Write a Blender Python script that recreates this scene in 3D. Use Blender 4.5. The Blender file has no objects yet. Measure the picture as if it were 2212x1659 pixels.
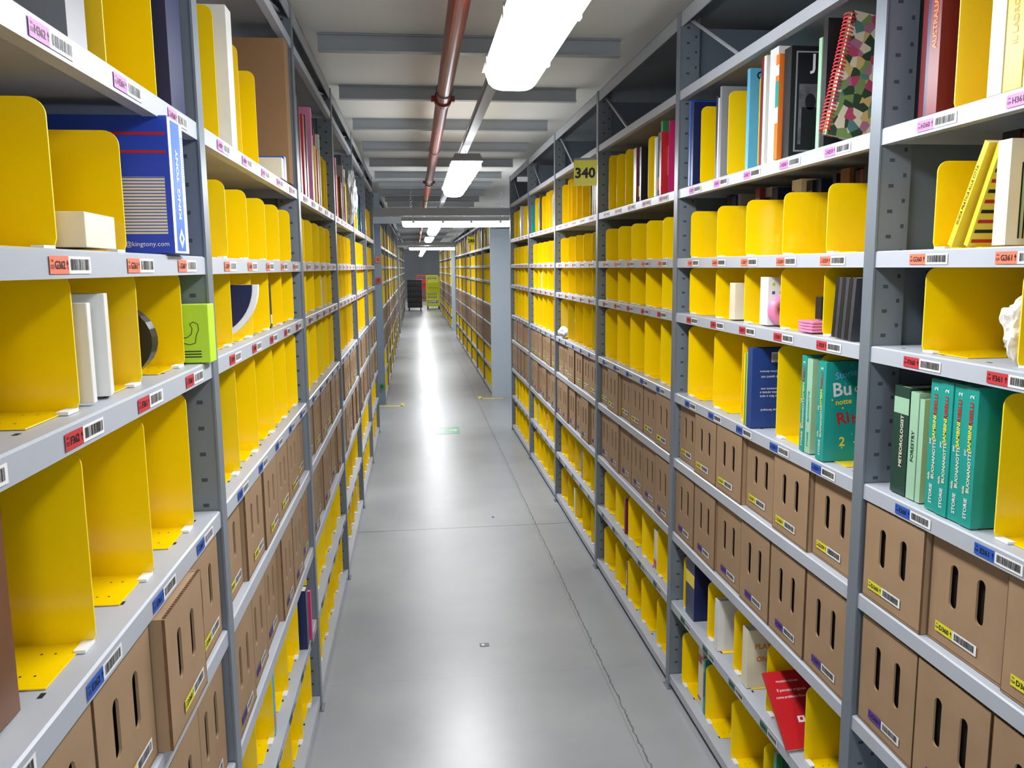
import bpy, random, math
from math import sin, cos, pi, radians
from mathutils import Matrix, Vector
random.seed(7)
H=1.6
XR=0.926; XL=-0.3825
LZ={'A':.040,'B':.336,'C':.605,'D':.885,'E':1.126,'F':1.416,'G':1.608,'H':1.848}
IZ={'R':2.18,'L':2.33}
TOP={k:v+.017 for k,v in LZ.items()}
DEP=.5
BAYR=[1.6+1.275*k for k in range(-1,6)]   # index 0 = bay -1 start
BAYL=[1.6+1.29*k for k in range(-1,6)]
ALL=[]
scene=bpy.context.scene
scene.view_settings.view_transform='Standard'

# ---------------------------------------------------------------- materials
def lin(c):
    return tuple((x/255/12.92 if x/255<=.04045 else ((x/255+.055)/1.055)**2.4) for x in c)
MATS={}
def mat(name,rgb,rough=.5,metal=0,var=.0,scale=8,emit=0,bump=0,coat=0):
    if name in MATS: return MATS[name]
    m=bpy.data.materials.new(name); m.use_nodes=True
    nt=m.node_tree; b=nt.nodes['Principled BSDF']
    c=lin(rgb)+(1,)
    b.inputs['Base Color'].default_value=c
    b.inputs['Roughness'].default_value=rough; b.inputs['Metallic'].default_value=metal
    if coat: b.inputs['Coat Weight'].default_value=coat; b.inputs['Coat Roughness'].default_value=.12
    if emit:
        b.inputs['Emission Color'].default_value=c; b.inputs['Emission Strength'].default_value=emit
    if var or bump:
        tc=nt.nodes.new('ShaderNodeTexCoord'); n=nt.nodes.new('ShaderNodeTexNoise')
        n.inputs['Scale'].default_value=scale; n.inputs['Detail'].default_value=4
        nt.links.new(tc.outputs['Object'],n.inputs['Vector'])
        if var:
            r=nt.nodes.new('ShaderNodeValToRGB')
            r.color_ramp.elements[0].position=.3; r.color_ramp.elements[1].position=.7
            r.color_ramp.elements[0].color=tuple(x*(1-var) for x in c[:3])+(1,)
            r.color_ramp.elements[1].color=tuple(min(1,x*(1+var)) for x in c[:3])+(1,)
            nt.links.new(n.outputs['Fac'],r.inputs['Fac']); nt.links.new(r.outputs['Color'],b.inputs['Base Color'])
        if bump:
            bp=nt.nodes.new('ShaderNodeBump'); bp.inputs['Strength'].default_value=bump
            nt.links.new(n.outputs['Fac'],bp.inputs['Height']); nt.links.new(bp.outputs['Normal'],b.inputs['Normal'])
    MATS[name]=m; return m
M_LIP=mat('shelf_paint',(172,177,186),.36,.0,.05,5)
M_UP=mat('upright_paint',(116,125,134),.36,.2,.06,4)
M_PANEL=mat('panel_paint',(104,116,128),.5,.1,.08,3)
M_BACK=mat('back_paint',(86,96,106),.6,.0,.1,3)
M_DARK=mat('dark_slot',(12,12,14),.8)
M_SLOT=mat('upright_slot',(58,64,70),.7)
M_YEL=mat('divider_yellow',(254,212,4),.2,.0,.03,6,coat=.8)
M_YEDGE=mat('divider_edge',(248,220,70),.4)
M_CARD=mat('cardboard',(156,127,96),.75,0,.09,9,bump=.05)
M_CARDE=mat('cardboard_edge',(104,76,50),.9,0,.2,60)
M_WHITE=mat('label_white',(232,232,232),.45)
M_BLACK=mat('print_black',(14,14,16),.5)
M_PAGE=mat('paper_pages',(222,214,196),.8,0,.06,60)
M_BEAM=mat('beam_paint',(154,159,164),.45,.05,.05,4)
M_CHIP={'H':mat('chip_pink',(226,128,206),.5),'G':mat('chip_orange',(236,116,88),.5),'F':mat('chip_red',(190,48,58),.5),
 'E':mat('chip_blue',(34,84,180),.5),'D':mat('chip_yellow',(222,212,50),.5),'C':mat('chip_purple',(84,50,146),.5),'B':mat('chip_green',(40,110,90),.5),'A':mat('chip_grey',(150,150,150),.5)}
PAL={'red':(188,30,36),'maroon':(110,26,34),'navy':(24,34,78),'blue':(36,86,176),'teal':(24,146,134),'green':(52,122,70),'lime':(170,205,50),
'orange':(224,118,40),'cream':(226,216,190),'white':(222,222,218),'black':(26,26,30),'grey':(140,142,146),'pink':(222,130,170),'magenta':(200,40,110),
'brown':(110,70,40),'yellowbook':(240,214,60),'skyblue':(96,176,214),'darkgreen':(30,62,52),'palegreen':(150,190,160)}
def pal(c): return mat('cover_'+c,PAL[c],.35,0,.04,20)

# ---------------------------------------------------------------- mesh builder
_tc={}
def tdata(s,size,off=.018):
    k=(s,size,off)
    if k in _tc: return _tc[k]
    cu=bpy.data.curves.new('t','FONT'); cu.body=s; cu.size=size; cu.resolution_u=2; cu.offset=size*off
    ob=bpy.data.objects.new('t',cu); scene.collection.objects.link(ob)
    dg=bpy.context.evaluated_depsgraph_get(); dg.update()
    me=bpy.data.meshes.new_from_object(ob.evaluated_get(dg))
    V=[(v.co.x,v.co.y) for v in me.vertices]; F=[tuple(p.vertices) for p in me.polygons]
    bpy.data.objects.remove(ob); bpy.data.curves.remove(cu); bpy.data.meshes.remove(me)
    if V:
        x0=min(v[0] for v in V);x1=max(v[0] for v in V);y0=min(v[1] for v in V);y1=max(v[1] for v in V)
        V=[(v[0]-(x0+x1)/2,v[1]-(y0+y1)/2) for v in V]; w=x1-x0
    else: w=0
    _tc[k]=(V,F,w); return _tc[k]
AISLE=lambda a,b,c:(-c,-a,b)
FLAT=lambda a,b,c:(a,b,c)
CAMF=lambda a,b,c:(a,-c,b)
class MB:
    def __init__(s): s.v=[];s.f=[];s.m=[]
    def box(s,x0,x1,y0,y1,z0,z1,mi=0):
        n=len(s.v); s.v+=[(x0,y0,z0),(x1,y0,z0),(x1,y1,z0),(x0,y1,z0),(x0,y0,z1),(x1,y0,z1),(x1,y1,z1),(x0,y1,z1)]
        for q in ((0,3,2,1),(4,5,6,7),(0,1,5,4),(1,2,6,5),(2,3,7,6),(3,0,4,7)): s.f.append(tuple(n+i for i in q)); s.m.append(mi)
        return s
    def poly(s,pts,mi=0):
        n=len(s.v); s.v+=list(pts); s.f.append(tuple(range(n,n+len(pts)))); s.m.append(mi)
    def prism(s,pts,mp,c0,c1,mi=0,mi_side=None):
        n=len(pts); a=[mp(p[0],p[1],c0) for p in pts]; b=[mp(p[0],p[1],c1) for p in pts]
        s.poly(list(reversed(a)),mi); s.poly(b,mi)
        for i in range(n):
            j=(i+1)%n; s.poly([a[i],a[j],b[j],b[i]],mi if mi_side is None else mi_side)
    def rect(s,mp,x0,y0,x1,y1,c,mi):
        s.poly([mp(x0,y0,c),mp(x1,y0,c),mp(x1,y1,c),mp(x0,y1,c)],mi)
    def text(s,t,size,mp,a,b,c,mi,rot=0,anchor='c',fit=None,off=.018):
        V,F,w=tdata(t,size,off); k=1
        if fit and w>fit: k=fit/w
        n=len(s.v); cr,sr=cos(rot),sin(rot)
        dx=w/2*k if anchor=='l' else 0
        for x,y in V:
            x=x*k+dx; y=y*k
            s.v.append(mp(a+x*cr-y*sr,b+x*sr+y*cr,c))
        for f in F: s.f.append(tuple(n+i for i in f)); s.m.append(mi)
    def cyl(s,p0,p1,r,n=12,mi=0,r1=None):
        p0=Vector(p0);p1=Vector(p1); d=(p1-p0).normalized(); r1=r if r1 is None else r1
        u=d.orthogonal().normalized(); w=d.cross(u)
        A=[tuple(p0+(u*cos(2*pi*i/n)+w*sin(2*pi*i/n))*r) for i in range(n)]
        B=[tuple(p1+(u*cos(2*pi*i/n)+w*sin(2*pi*i/n))*r1) for i in range(n)]
        for i in range(n):
            j=(i+1)%n; s.poly([A[i],A[j],B[j],B[i]],mi)
        s.poly(list(reversed(A)),mi); s.poly(B,mi)
    def torus(s,c,axis,R,r,n=16,m=6,mi=0):
        c=Vector(c); d=Vector(axis).normalized(); u=d.orthogonal().normalized(); w=d.cross(u)
        P=[]
        for i in range(n):
            a=2*pi*i/n; e=u*cos(a)+w*sin(a)
            P.append([tuple(c+e*(R+r*cos(2*pi*j/m))+d*(r*sin(2*pi*j/m))) for j in range(m)])
        for i in range(n):
            for j in range(m):
                s.poly([P[i][j],P[(i+1)%n][j],P[(i+1)%n][(j+1)%m],P[i][(j+1)%m]],mi)
    def build(s,name,mats,smooth=False,merge=False):
        me=bpy.data.meshes.new(name); me.from_pydata([tuple(v) for v in s.v],[],s.f)
        for m in mats: me.materials.append(m)
        me.polygons.foreach_set('material_index',s.m)
        if merge or smooth:
            import bmesh
            bm=bmesh.new(); bm.from_mesh(me); bmesh.ops.remove_doubles(bm,verts=bm.verts,dist=1e-5); bm.to_mesh(me); bm.free()
        if smooth:
            for p in me.polygons: p.use_smooth=True
        me.update(); return me
def new(name,me,loc=(0,0,0),rot=(0,0,0),parent=None,**kw):
    o=bpy.data.objects.new(name,me); o.location=loc; o.rotation_euler=rot
    if parent: o.parent=parent
    for k,v in kw.items(): o[k]=v
    ALL.append(o); return o
def face(side): return XR if side=='R' else XL
def sx(side): return 1 if side=='R' else -1
def rz(side): return 0 if side=='R' else pi

# ---------------------------------------------------------------- labels
_lab={}
def label_mesh(lv,num=None,via='124',boxed=False):
    k=(lv,num,via,boxed)
    if k in _lab: return _lab[k]
    rnd=random.Random(ord(lv)) if num is None else random.Random(num*13+ord(lv))
    mb=MB(); L=.112;h=.0195
    x0=-L/2
    mb.rect(AISLE,x0+.048,-h/2,L/2,h/2,.0006,0)
    mb.rect(AISLE,x0,-h/2,x0+.049,h/2,.0008,1)
    x=x0+.054
    while x<L/2-.006:
        w=rnd.choice([.0008,.0012,.0018]); mb.rect(AISLE,x,-h/2+.004,x+w,h/2-.003,.0011,2); x+=w+rnd.choice([.0008,.0012])
    if num:
        mb.text('VIA',.0042,AISLE,x0+.006,.0045,.0012,2)
        mb.text(via,.0062,AISLE,x0+.006,-.002,.0012,2,fit=.009)
        mb.text('%s%d'%(lv,num),.0125,AISLE,x0+.0255,0,.0012,2,off=.03,fit=.027)
        ax=x0+.0448
        mb.rect(AISLE,ax-.0006,-.005,ax+.0006,.002,.0012,2)
        mb.poly([AISLE(ax-.0026,.0005,.0012),AISLE(ax+.0026,.0005,.0012),AISLE(ax,.006,.0012)],2)
    else:
        mb.rect(AISLE,x0+.01,-.004,x0+.038,.004,.0011,2)
    me=mb.build('label',[M_WHITE,M_CHIP[lv],M_BLACK]); _lab[k]=me; return me

# ---------------------------------------------------------------- racks
def upright_mesh(hh,slots=True):
    mb=MB()
    mb.box(-.004,.0,-.019,.019,0,hh); mb.box(0,.003,-.0165,.0165,0,hh)
    mb.box(.003,.066,-.0165,.0165,0,hh); mb.box(-.012,.075,-.028,.028,0,.004)
    mb.box(DEP-.04,DEP,-.0165,.0165,0,hh)
    if slots:
        z=.05
        while z<hh-.05:
            for s in (-1,1):
                y=s*.0169
                mb.poly([(.020,y,z),(.031,y,z),(.031,y,z+.007),(.020,y,z+.007)],1)
                mb.poly([(.050,y,z+.02),(.057,y,z+.02),(.057,y,z+.028),(.050,y,z+.028)],1)
            z+=.05
    return mb.build('upright',[M_UP,M_SLOT])
def shelf_mesh(w,holes=True):
    mb=MB(); y=w/2
    mb.box(.0,.010,-y,y,-.016,.014); mb.box(.003,DEP,-y,y,.013,.0165)
    mb.poly([(0,-y,.014),(0,y,.014),(.003,y,.0165),(.003,-y,.0165)])
    mb.box(.01,DEP,-y,-y+.003,-.014,.013); mb.box(.01,DEP,y-.003,y,-.014,.013)
    mb.box(.010,.022,-y,y,-.016,-.013); mb.box(DEP-.01,DEP,-y,y,-.014,.013)
    if holes:
        n=10
        for i in range(n):
            yy=-y+.06+i*(w-.12)/(n-1)
            for xx in (.03,.36):
                mb.poly([(xx,yy-.006,.0168),(xx+.006,yy-.006,.0168),(xx+.006,yy+.006,.0168),(xx,yy+.006,.0168)],1)
    return mb.build('shelf',[M_LIP,M_DARK])
def build_rack(side,ys,levels,tag,detail,height=2.456):
    s=sx(side)
    root=new('shelving_rack',None,(face(side),0,0),(0,0,rz(side)))
    root['label']=tag; root['category']='shelving'
    um=upright_mesh(height,detail>0); w=ys[1]-ys[0]-.038; sm=shelf_mesh(w,detail>1)
    mb=MB(); mb.box(.066,DEP-.04,-.0012,.0012,.02,height-.05)
    z=.1
    pm=mb.build('side_panel',[M_PANEL])
    mb=MB(); mb.box(DEP+.001,DEP+.003,-(w+.038)/2,(w+.038)/2,.0,height); bpm=mb.build('back_panel',[M_BACK])
    mb=MB(); mb.box(.052,DEP,-(w+.038)/2,(w+.038)/2,height-.006,height-.001); tpm=mb.build('top_panel',[mat('top_panel_paint',(120,130,138),.5,0,.08,3)])
    for i,y in enumerate(ys):
        new('upright',um,(0,s*y,0),parent=root)
        new('side_panel',pm,(0,s*y,0),parent=root)
    for i in range(len(ys)-1):
        yc=(ys[i]+ys[i+1])/2
        new('back_panel',bpm,(0,s*yc,0),parent=root)
        new('top_panel',tpm,(0,s*yc,0),parent=root)
        # top rail and diagonal brace
        mb=MB(); mb.box(0,.004,-w/2,w/2,-.05,.0); mb.box(0,.05,-w/2,w/2,-.004,0)
        if i==0 or True:
            tr=_rail.setdefault(w,mb.build('top_rail',[M_BEAM]))
        new('top_rail',tr,(0,s*yc,height),parent=root)
        z0=IZ[side]; 
        mb=MB(); mb.cyl((.03,-.45*s,z0+.02-height),(.03,.0,-.03),.006,6); br=_rail.setdefault(('b',side),mb.build('brace',[M_BEAM]))
        new('brace',br,(0,s*(ys[i+1]-.03),height),parent=root)
        for lv in levels+['I']:
            zc=IZ[side] if lv=='I' else LZ[lv]
            sh=new('shelf',sm,(0,s*yc,zc),parent=root)
            if detail>0 and lv in 'HGFEB':
                for j in range(5):
                    k=i-1
                    yl=ys[i]+.17+.235*j if side=='R' else ys[i]+.19+.24*j
                    if side=='R': yl=ys[i]+.155+.232*j+.0
                    num=360-5*(k+1)+(4-j)
                    if yl<.6: continue
                    lm=label_mesh(lv,num if (k<=1 and detail>1) else None,'124' if side=='R' else '123')
                    new('shelf_label',lm,(-.0006,s*(yl-yc),-.001),parent=sh)
    return root
_rail={}
build_rack('R',BAYR,list('ABCDEFGH'),'grey steel shelving rack with labelled shelves full of yellow dividers',2)
build_rack('L',BAYL,list('ABCDEFGH'),'grey steel shelving rack with labelled shelves full of yellow dividers',2)
BR2=[10.1+1.275*k for k in range(0,8)]; BL2=[9.75+1.275*k for k in range(0,8)]
BR3=[20.9+1.275*k for k in range(0,9)]; BL3=[20.6+1.275*k for k in range(0,9)]
for side,ys in (('R',BR2),('L',BL2),('R',BR3),('L',BL3)):
    r=build_rack(side,ys,list('ABCDEFGH'),'grey steel shelving rack beyond the cross aisle',0,2.3 if side=='R' else 2.456)
    mb=MB(); mb.box(-.012 if side=='R' else .0,DEP+.02,-.02,.0,.0,2.06)
    s=sx(side)
    e=new('end_panel',mb.build('end_panel',[mat('end_panel_paint',(164,174,184),.45,.1,.04,2) if side=='R' else M_PANEL]),(0,s*(ys[0]-.02) if side=='R' else s*(ys[0]-.04),0),parent=r)

# ---------------------------------------------------------------- dividers
def divider_mesh(side,h,d=.30,th=.0024):
    k=('d',side,h,d)
    if k in _rail: return _rail[k]
    mb=MB(); R=.020; sg=-1 if side=='R' else 1
    pts=[(0.004,0.0),(d,0),(d,h-R)]
    pts+=[(d-R+R*cos(a),h-R+R*sin(a)) for a in [pi/12*i for i in range(0,7)]]
    pts+=[(R-R*sin(a),h-R+R*cos(a)) for a in [pi/12*i for i in range(0,7)]]
    pts+=[(0,.012)]
    mp=lambda a,b,c:(a,c,b)
    mb.prism(pts,mp,-th/2,th/2,0,1)
    y1=sg*.115
    mb.box(.012,d-.02,min(0,y1),max(0,y1),.0,.0016,0)
    for xx in (.036,.052):
        for yy in (.03,.085):
            y=sg*yy; mb.poly([(xx+.0017*cos(a),y+.0017*sin(a),.0019) for a in [pi/3*i for i in range(6)]],2)
    mb.box(.002,.016,min(0,sg*.03),max(0,sg*.03),.0,.004,3)
    me=mb.build('bookend_divider',[M_YEL,M_YEDGE,M_DARK,M_WHITE]); _rail[k]=me; return me
DIV=[]
HG={'H':.25,'G':.158,'F':.158,'E':.245,'B':.2,'A':.2}
def divider(side,y,lv,h=None,set_=.022,rz_=0):
    DIV.append((abs(y),side,y,lv,h or HG[lv],set_,rz_))
# ---------------------------------------------------------------- boxes
def plate_holes(outer,holes):
    cu=bpy.data.curves.new('c','CURVE'); cu.dimensions='2D'; cu.fill_mode='BOTH'; cu.extrude=.002
    for P in [outer]+holes:
        sp=cu.splines.new('POLY'); sp.points.add(len(P)-1)
        for i,p in enumerate(P): sp.points[i].co=(p[0],p[1],0,1)
        sp.use_cyclic_u=True
    ob=bpy.data.objects.new('c',cu); scene.collection.objects.link(ob)
    dg=bpy.context.evaluated_depsgraph_get(); dg.update()
    me=bpy.data.meshes.new_from_object(ob.evaluated_get(dg))
    V=[tuple(v.co) for v in me.vertices]; F=[tuple(p.vertices) for p in me.polygons]
    bpy.data.objects.remove(ob); bpy.data.curves.remove(cu)
    return V,F
M_BOXSHADE=mat('box_inside_shade',(40,30,22),.9)
def carton_mesh(w,h,d=.38):
    k=('c',w,h)
    if k in _rail: return _rail[k]
    holes=[]
    for cx in (-w*.18,w*.18):
        a=.0105;b=h*.2; cy=h*.6
        holes.append([(cx+a*cos(t),cy+b-a+a*sin(t)) for t in [pi*i/8 for i in range(9)]]+[(cx-a*cos(t),cy-b+a-a*sin(t)) for t in [pi*i/8 for i in range(9)]])
    V,F=plate_holes([(-w/2,0.001),(w/2,0.001),(w/2,h),(-w/2,h)],holes)
    mb=MB(); 
    for v in V: mb.v.append((.002-v[2],-v[0],v[1]))
    for f in F: mb.f.append(f); mb.m.append(0)
    t=.004
    mb.box(t,d,-w/2,-w/2+t,0,h); mb.box(t,d,w/2-t,w/2,0,h)
    mb.box(d-t,d,-w/2+t,w/2-t,0,h); mb.box(t,d-t,-w/2+t,w/2-t,0,t); mb.box(t,d-t,-w/2+t,w/2-t,h-t-.001,h-.001)
    # dark sheet painting the shade inside the box, behind the slots
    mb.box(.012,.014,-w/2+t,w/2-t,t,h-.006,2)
    # corrugated top edge lip, folded tab, side edges darkened to paint shade in the gaps between boxes
    n=24
    for i in range(n):
        y=-w/2+w*i/n; mb.box(-.0004,.0044,y,y+w/n*.55,h,h+.0014,1)
    mb.box(-.0002,.001,-w/2,w/2,h*.02,h*.028,1)
    for s in (-1,1): mb.box(-.0004,.004,min(s*w/2,s*(w/2+.0008)),max(s*w/2,s*(w/2+.0008)),.001,h,1)
    me=mb.build('storage_carton',[M_CARD,M_CARDE,M_BOXSHADE]); _rail[k]=me; return me
BOX=[]
def carton(side,y,lv,w,h,set_=.006,lean=0,num=None,yaw=0):
    BOX.append((y,side,lv,w,h,set_,num,yaw))

# ---------------------------------------------------------------- books
NB=[0]
def book(side,y0,y1,lv,h,d=.2,col='red',set_=.015,lean=0,group=None,label=None,deco=None,name='book',hard=True,z=None,pages=True,matl=None):
    """standing book, spine to the aisle, y0<y1, lean = rotation in the shelf plane (towards +y)"""
    t=y1-y0; s=sx(side); c=.0022 if hard else .0009
    mb=MB()
    m=matl or pal(col)
    mb.box(0,c,-t/2,t/2,0,h); mb.box(c,d,-t/2,-t/2+c,0,h); mb.box(c,d,t/2-c,t/2,0,h)
    if not pages:
        mb.box(c,d-.003,-t/2+c,t/2-c,.003,h-.003,1)
    extra=[m,M_PAGE]
    if deco:
        deco(mb,t,h,d,extra,side)
    z0=(TOP[lv] if z is None else z)+.0022
    x=face(side)+s*set_; yc=(y0+y1)/2
    o=new(name,mb.build(name,extra),(x,yc,z0),(0,0,rz(side)))
    if lean:
        a=lean; o.rotation_euler=(a*s*-1 if True else 0,0,rz(side))
        o.location.z=z0+abs(sin(a))*t/2
    if pages:
        pb=MB(); pb.box(c,d-.004,-t/2+c,t/2-c,.003 if hard else .0,h-(.003 if hard else .0008)); new('page_block',pb.build('page_block',[M_PAGE]),parent=o)
    o['label']=label or ('%s book standing upright on a steel shelf'%NAMES.get(col,col))
    o['category']='book'
    if group: o['group']=group
    NB[0]+=1
    return o
NAMES={'yellowbook':'yellow','darkgreen':'dark green','palegreen':'pale green','skyblue':'sky blue','lime':'lime green','navy':'navy blue'}
def spine_band(cols):
    def f(mb,t,h,d,mats,side):
        for (z0,z1,c) in cols:
            mats.append(pal(c)); mb.rect(AISLE,-t/2+.0004,z0*h,t/2-.0004,z1*h,.0004,len(mats)-1)
    return f
def spine_text(items,bands=()):
    """items: (text,size,lateral,vertical centre (fraction),colour)"""
    def f(mb,t,h,d,mats,side):
        for (z0,z1,c) in bands:
            mats.append(pal(c)); mb.rect(AISLE,-t/2+.0004,z0*h,t/2-.0004,z1*h,.0004,len(mats)-1)
        for tx,sz,la,vc,c in items:
            mats.append(pal(c)); mb.text(tx,sz,AISLE,la*t,vc*h,.0008,len(mats)-1,rot=pi/2,off=.02)
    return f
def camface(side,t):
    if side=='R': return lambda a,b,c:(a,-t/2-c,b)
    return lambda a,b,c:(-a,t/2+c,b)   # a negative into the depth
def rand_deco(rnd,cols):
    k=rnd.random()
    a=rnd.choice(cols)
    if k<.35: return spine_band([(.1,.3,a)])
    if k<.6: return spine_band([(.72,.86,a),(.08,.13,a)])
    if k<.8: return spine_band([(.3,.75,a)])
    return None
ALLC=['red','maroon','navy','blue','teal','green','orange','cream','white','black','grey','pink','magenta','brown','yellowbook','skyblue','white','cream']
def fill_books(side,ya,yb,lv,rnd,hmin,hmax,group,dmin=.14,dmax=.22,prob_div=0,pages=True,cols=ALLC,set0=.012):
    y=ya
    while y<yb-.012:
        t=min(rnd.choice([.012,.018,.022,.028,.035,.045]),yb-y-.002)
        h=rnd.uniform(hmin,hmax); c=rnd.choice(cols)
        book(side,y,y+t-.0012,lv,h,rnd.uniform(dmin,dmax),c,set_=set0+rnd.uniform(0,.03),group=group,deco=rand_deco(rnd,cols),hard=rnd.random()<.5,pages=pages)
        y+=t

# ---------------------------------------------------------------- contents
OFF={'R':[.23,.46,.70,.93,1.18],'L':[.28,.51,.76,.99,1.22]}
BAYS={'R':BAYR,'L':BAYL}
SH={('R','G'):-.075,('R','F'):-.06,('R','E'):-.10,('L','G'):-.065,('L','F'):-.04,('L','E'):-.05}
def std_dividers(side,k,lv,ex=(),h=None):
    y0=BAYS[side][k+1]
    for j,o in enumerate(OFF[side]):
        y=y0+o
        if k==-1: y+=SH.get((side,lv),0)
        if j in ex: continue
        if side=='R' and y<1.1: continue
        if side=='L' and y<.72: continue
        divider(side,y+(0 if k<1 else random.uniform(-.008,.008)),lv,h)
for side in 'RL':
    for k in range(-1,5):
        for lv in 'GFE': 
            ex=()
            if side=='L' and k==-1 and lv=='G': ex=(4,)
            if side=='R' and k==-1 and lv=='E': ex=(0,1,2,3)
            std_dividers(side,k,lv,ex,h=None if side=='R' or lv=='E' else .168)
        if k>=0:
            std_dividers(side,k,'B'); std_dividers(side,k,'A')
        # cartons
        y0=BAYS[side][k+1]; wb=BAYS[side][1]-BAYS[side][0]
        for lv,h in (('D',.203),('C',.238)):
            for j in range(6):
                p=(wb-.05)/6; y=y0+.025+p*(j+.5)
                if side=='R' and y<1.0: continue
                if side=='L' and y<.8: continue
                st=.004+random.choice([0,.003,.008,.014]); yw=random.uniform(-.010,.010)
                if side=='L' and k==-1 and lv=='D' and j==4: st=-.014; yw=.0
                n=360-5*(k+1)+(4-min(4,j))
                carton(side,y,lv,p-.009,h,st,num=n if k<=0 else None,yaw=yw)
divider('R',1.218,'E')
# ---- right, nearest bay
rnd=random.Random(3)
g='books on the shelf of the near bay'
book('R',1.50,1.545,'H',.26,.2,'maroon',.05,group=g); book('R',1.462,1.482,'H',.285,.22,'navy',.02,group=g)
book('R',1.428,1.458,'H',.285,.22,'maroon',.01,group=g,deco=spine_text([('AUSTRALIA',.017,0,.55,'orange')]),label='dark red hardback with orange spine lettering on the shelf')
divider('R',1.395,'H',.285)
book('R',1.262,1.295,'H',.28,.2,'cream',.01,group=g)
book('R',1.218,1.258,'H',.28,.2,'yellowbook',.01,group=g,deco=spine_text([('IL LADRO DI ANIME',.016,0,.5,'orange')]),label='yellow hardback with orange spine lettering on the shelf')
book('R',1.17,1.214,'H',.27,.2,'white',.01,group=g)
g='teal story books in a row'
st=spine_text([('STORIE',.0115,-.0,.13,'white'),('della',.008,-.25,.26,'cream'),('BUONANOTTE',.011,.1,.40,'cream'),('per',.008,-.25,.53,'white'),('BAMBINE',.012,0,.64,'yellowbook'),('RIBELLI',.013,.0,.81,'red'),('2',.014,0,.93,'white')])
for i in range(4):
    y=1.264+i*.0335
    book('R',y,y+.032,'E',.245,.19,'teal',.012+.002*(i%2),group=g,deco=st,label='teal hardback story book with coloured spine lettering')
book('R',1.470,1.520,'E',.215,.16,'darkgreen',.02,group=g+' ',deco=spine_text([('METEOROLOGIST',.013,.1,.5,'cream')],[(.75,.9,'palegreen')]),label='dark green book with cream spine lettering')
book('R',1.440,1.466,'E',.21,.16,'palegreen',.02,deco=spine_text([('FORESTRY',.013,0,.5,'darkgreen')]),label='pale green book beside dark green book')
book('R',1.422,1.436,'E',.20,.16,'palegreen',.02)
# leaning books on G
def conc(mb,t,h,d,mats,side):
    mats.append(M_BLACK); mats.append(pal('yellowbook')); mats.append(pal('palegreen')); n=len(mats)
    mp=camface(side,t)
    for i in range(7):
        a0=.02+i*.008
        for r,mi in ((0,n-3),(.003,n-2 if i%2 else n-1)):
            q=a0+r; top=h*.9-q
            mb.rect(mp,q,.01,q+.003,top,.0004,mi); mb.rect(mp,q,top-.003,d-.01,top,.0005,mi)
book('R',1.225,1.255,'G',.165,.15,'cream',.008,deco=conc,label='white paperback with black concentric cover lines',hard=False)
def striped(mb,t,h,d,mats,side):
    mats.append(M_BLACK); mats.append(pal('red')); n=len(mats); mp=camface(side,t)
    for i in range(9): mb.rect(mp,.004,h*(.04+i*.1),.045,h*(.075+i*.1),.0004,n-2 if i%2 else n-1)
book('R',1.360,1.372,'G',.185,.14,'yellowbook',.01,lean=-.45,deco=spine_text([('GUIDA PRATICA ALLA CITTA',.008,0,.5,'black')]),label='thin yellow book leaning on its neighbours',hard=False)
book('R',1.332,1.342,'G',.175,.14,'yellowbook',.02,lean=-.40,deco=striped,label='thin yellow and black striped book leaning over',hard=False)
book('R',1.48,1.55,'F',.15,.3,'navy',.09,label='dark navy box file standing on the shelf')
# ---- right bay 0
g='books on the high shelf of the second bay'
divider('R',2.70,'H',.25); divider('R',2.46,'H',.25); divider('R',2.235,'H',.25)
book('R',2.74,2.76,'H',.27,.2,'navy',.01,group=g); book('R',2.77,2.785,'H',.28,.2,'blue',.01,group=g)
book('R',2.50,2.515,'H',.27,.2,'grey',.015,group=g); book('R',2.52,2.53,'H',.24,.2,'white',.015,group=g);book('R',2.54,2.56,'H',.25,.2,'navy',.02,group=g)
def charb(mb,t,h,d,mats,side):
    mats.append(M_BLACK); mb.text('CHAR',.03,camface(side,t),.06,h*.93,.0006,len(mats)-1)
book('R',2.335,2.355,'H',.285,.2,'skyblue',.035,group=g,deco=charb,label='sky blue book with black cover lettering')
book('R',2.19,2.205,'H',.28,.2,'maroon',.012,group=g); book('R',2.172,2.188,'H',.28,.2,'white',.012,group=g)
book('R',2.10,2.15,'H',.285,.21,'white',.012,group=g)
book('R',2.075,2.095,'H',.26,.19,'orange',.004,group=g,deco=spine_band([(.35,.5,'white'),(.5,.75,'teal'),(.8,.9,'white')]))
def jb(mb,t,h,d,mats,side):
    mats.append(pal('grey')); mats.append(M_WHITE); mats.append(mat('photo_grey',(90,92,96),.6,0,.6,30)); mp=camface(side,t); n=len(mats)
    mb.rect(mp,.012,.012,d-.01,h-.012,.0003,n-3); mb.rect(mp,.016,.016,d-.014,h-.016,.0005,0)
    mb.rect(mp,.022,.03,d-.03,h*.66,.0006,n-1); mb.text('J',.05,mp,.055,h*.84,.0008,n-2)
    mb.rect(mp,.03,.03,.075,h*.45,.0009,0); mb.poly([mp(.0525+.014*cos(2*pi*i/14),h*.5+.02*sin(2*pi*i/14),.0009) for i in range(14)],0)
book('R',2.02,2.06,'H',.265,.2,'black',.01,group=g,deco=jb,label='black hardback with grey portrait cover and white initial')
book('R',1.86,1.88,'H',.285,.2,'black',.02,group=g); book('R',1.885,1.90,'H',.25,.2,'palegreen',.02,group=g)
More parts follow.
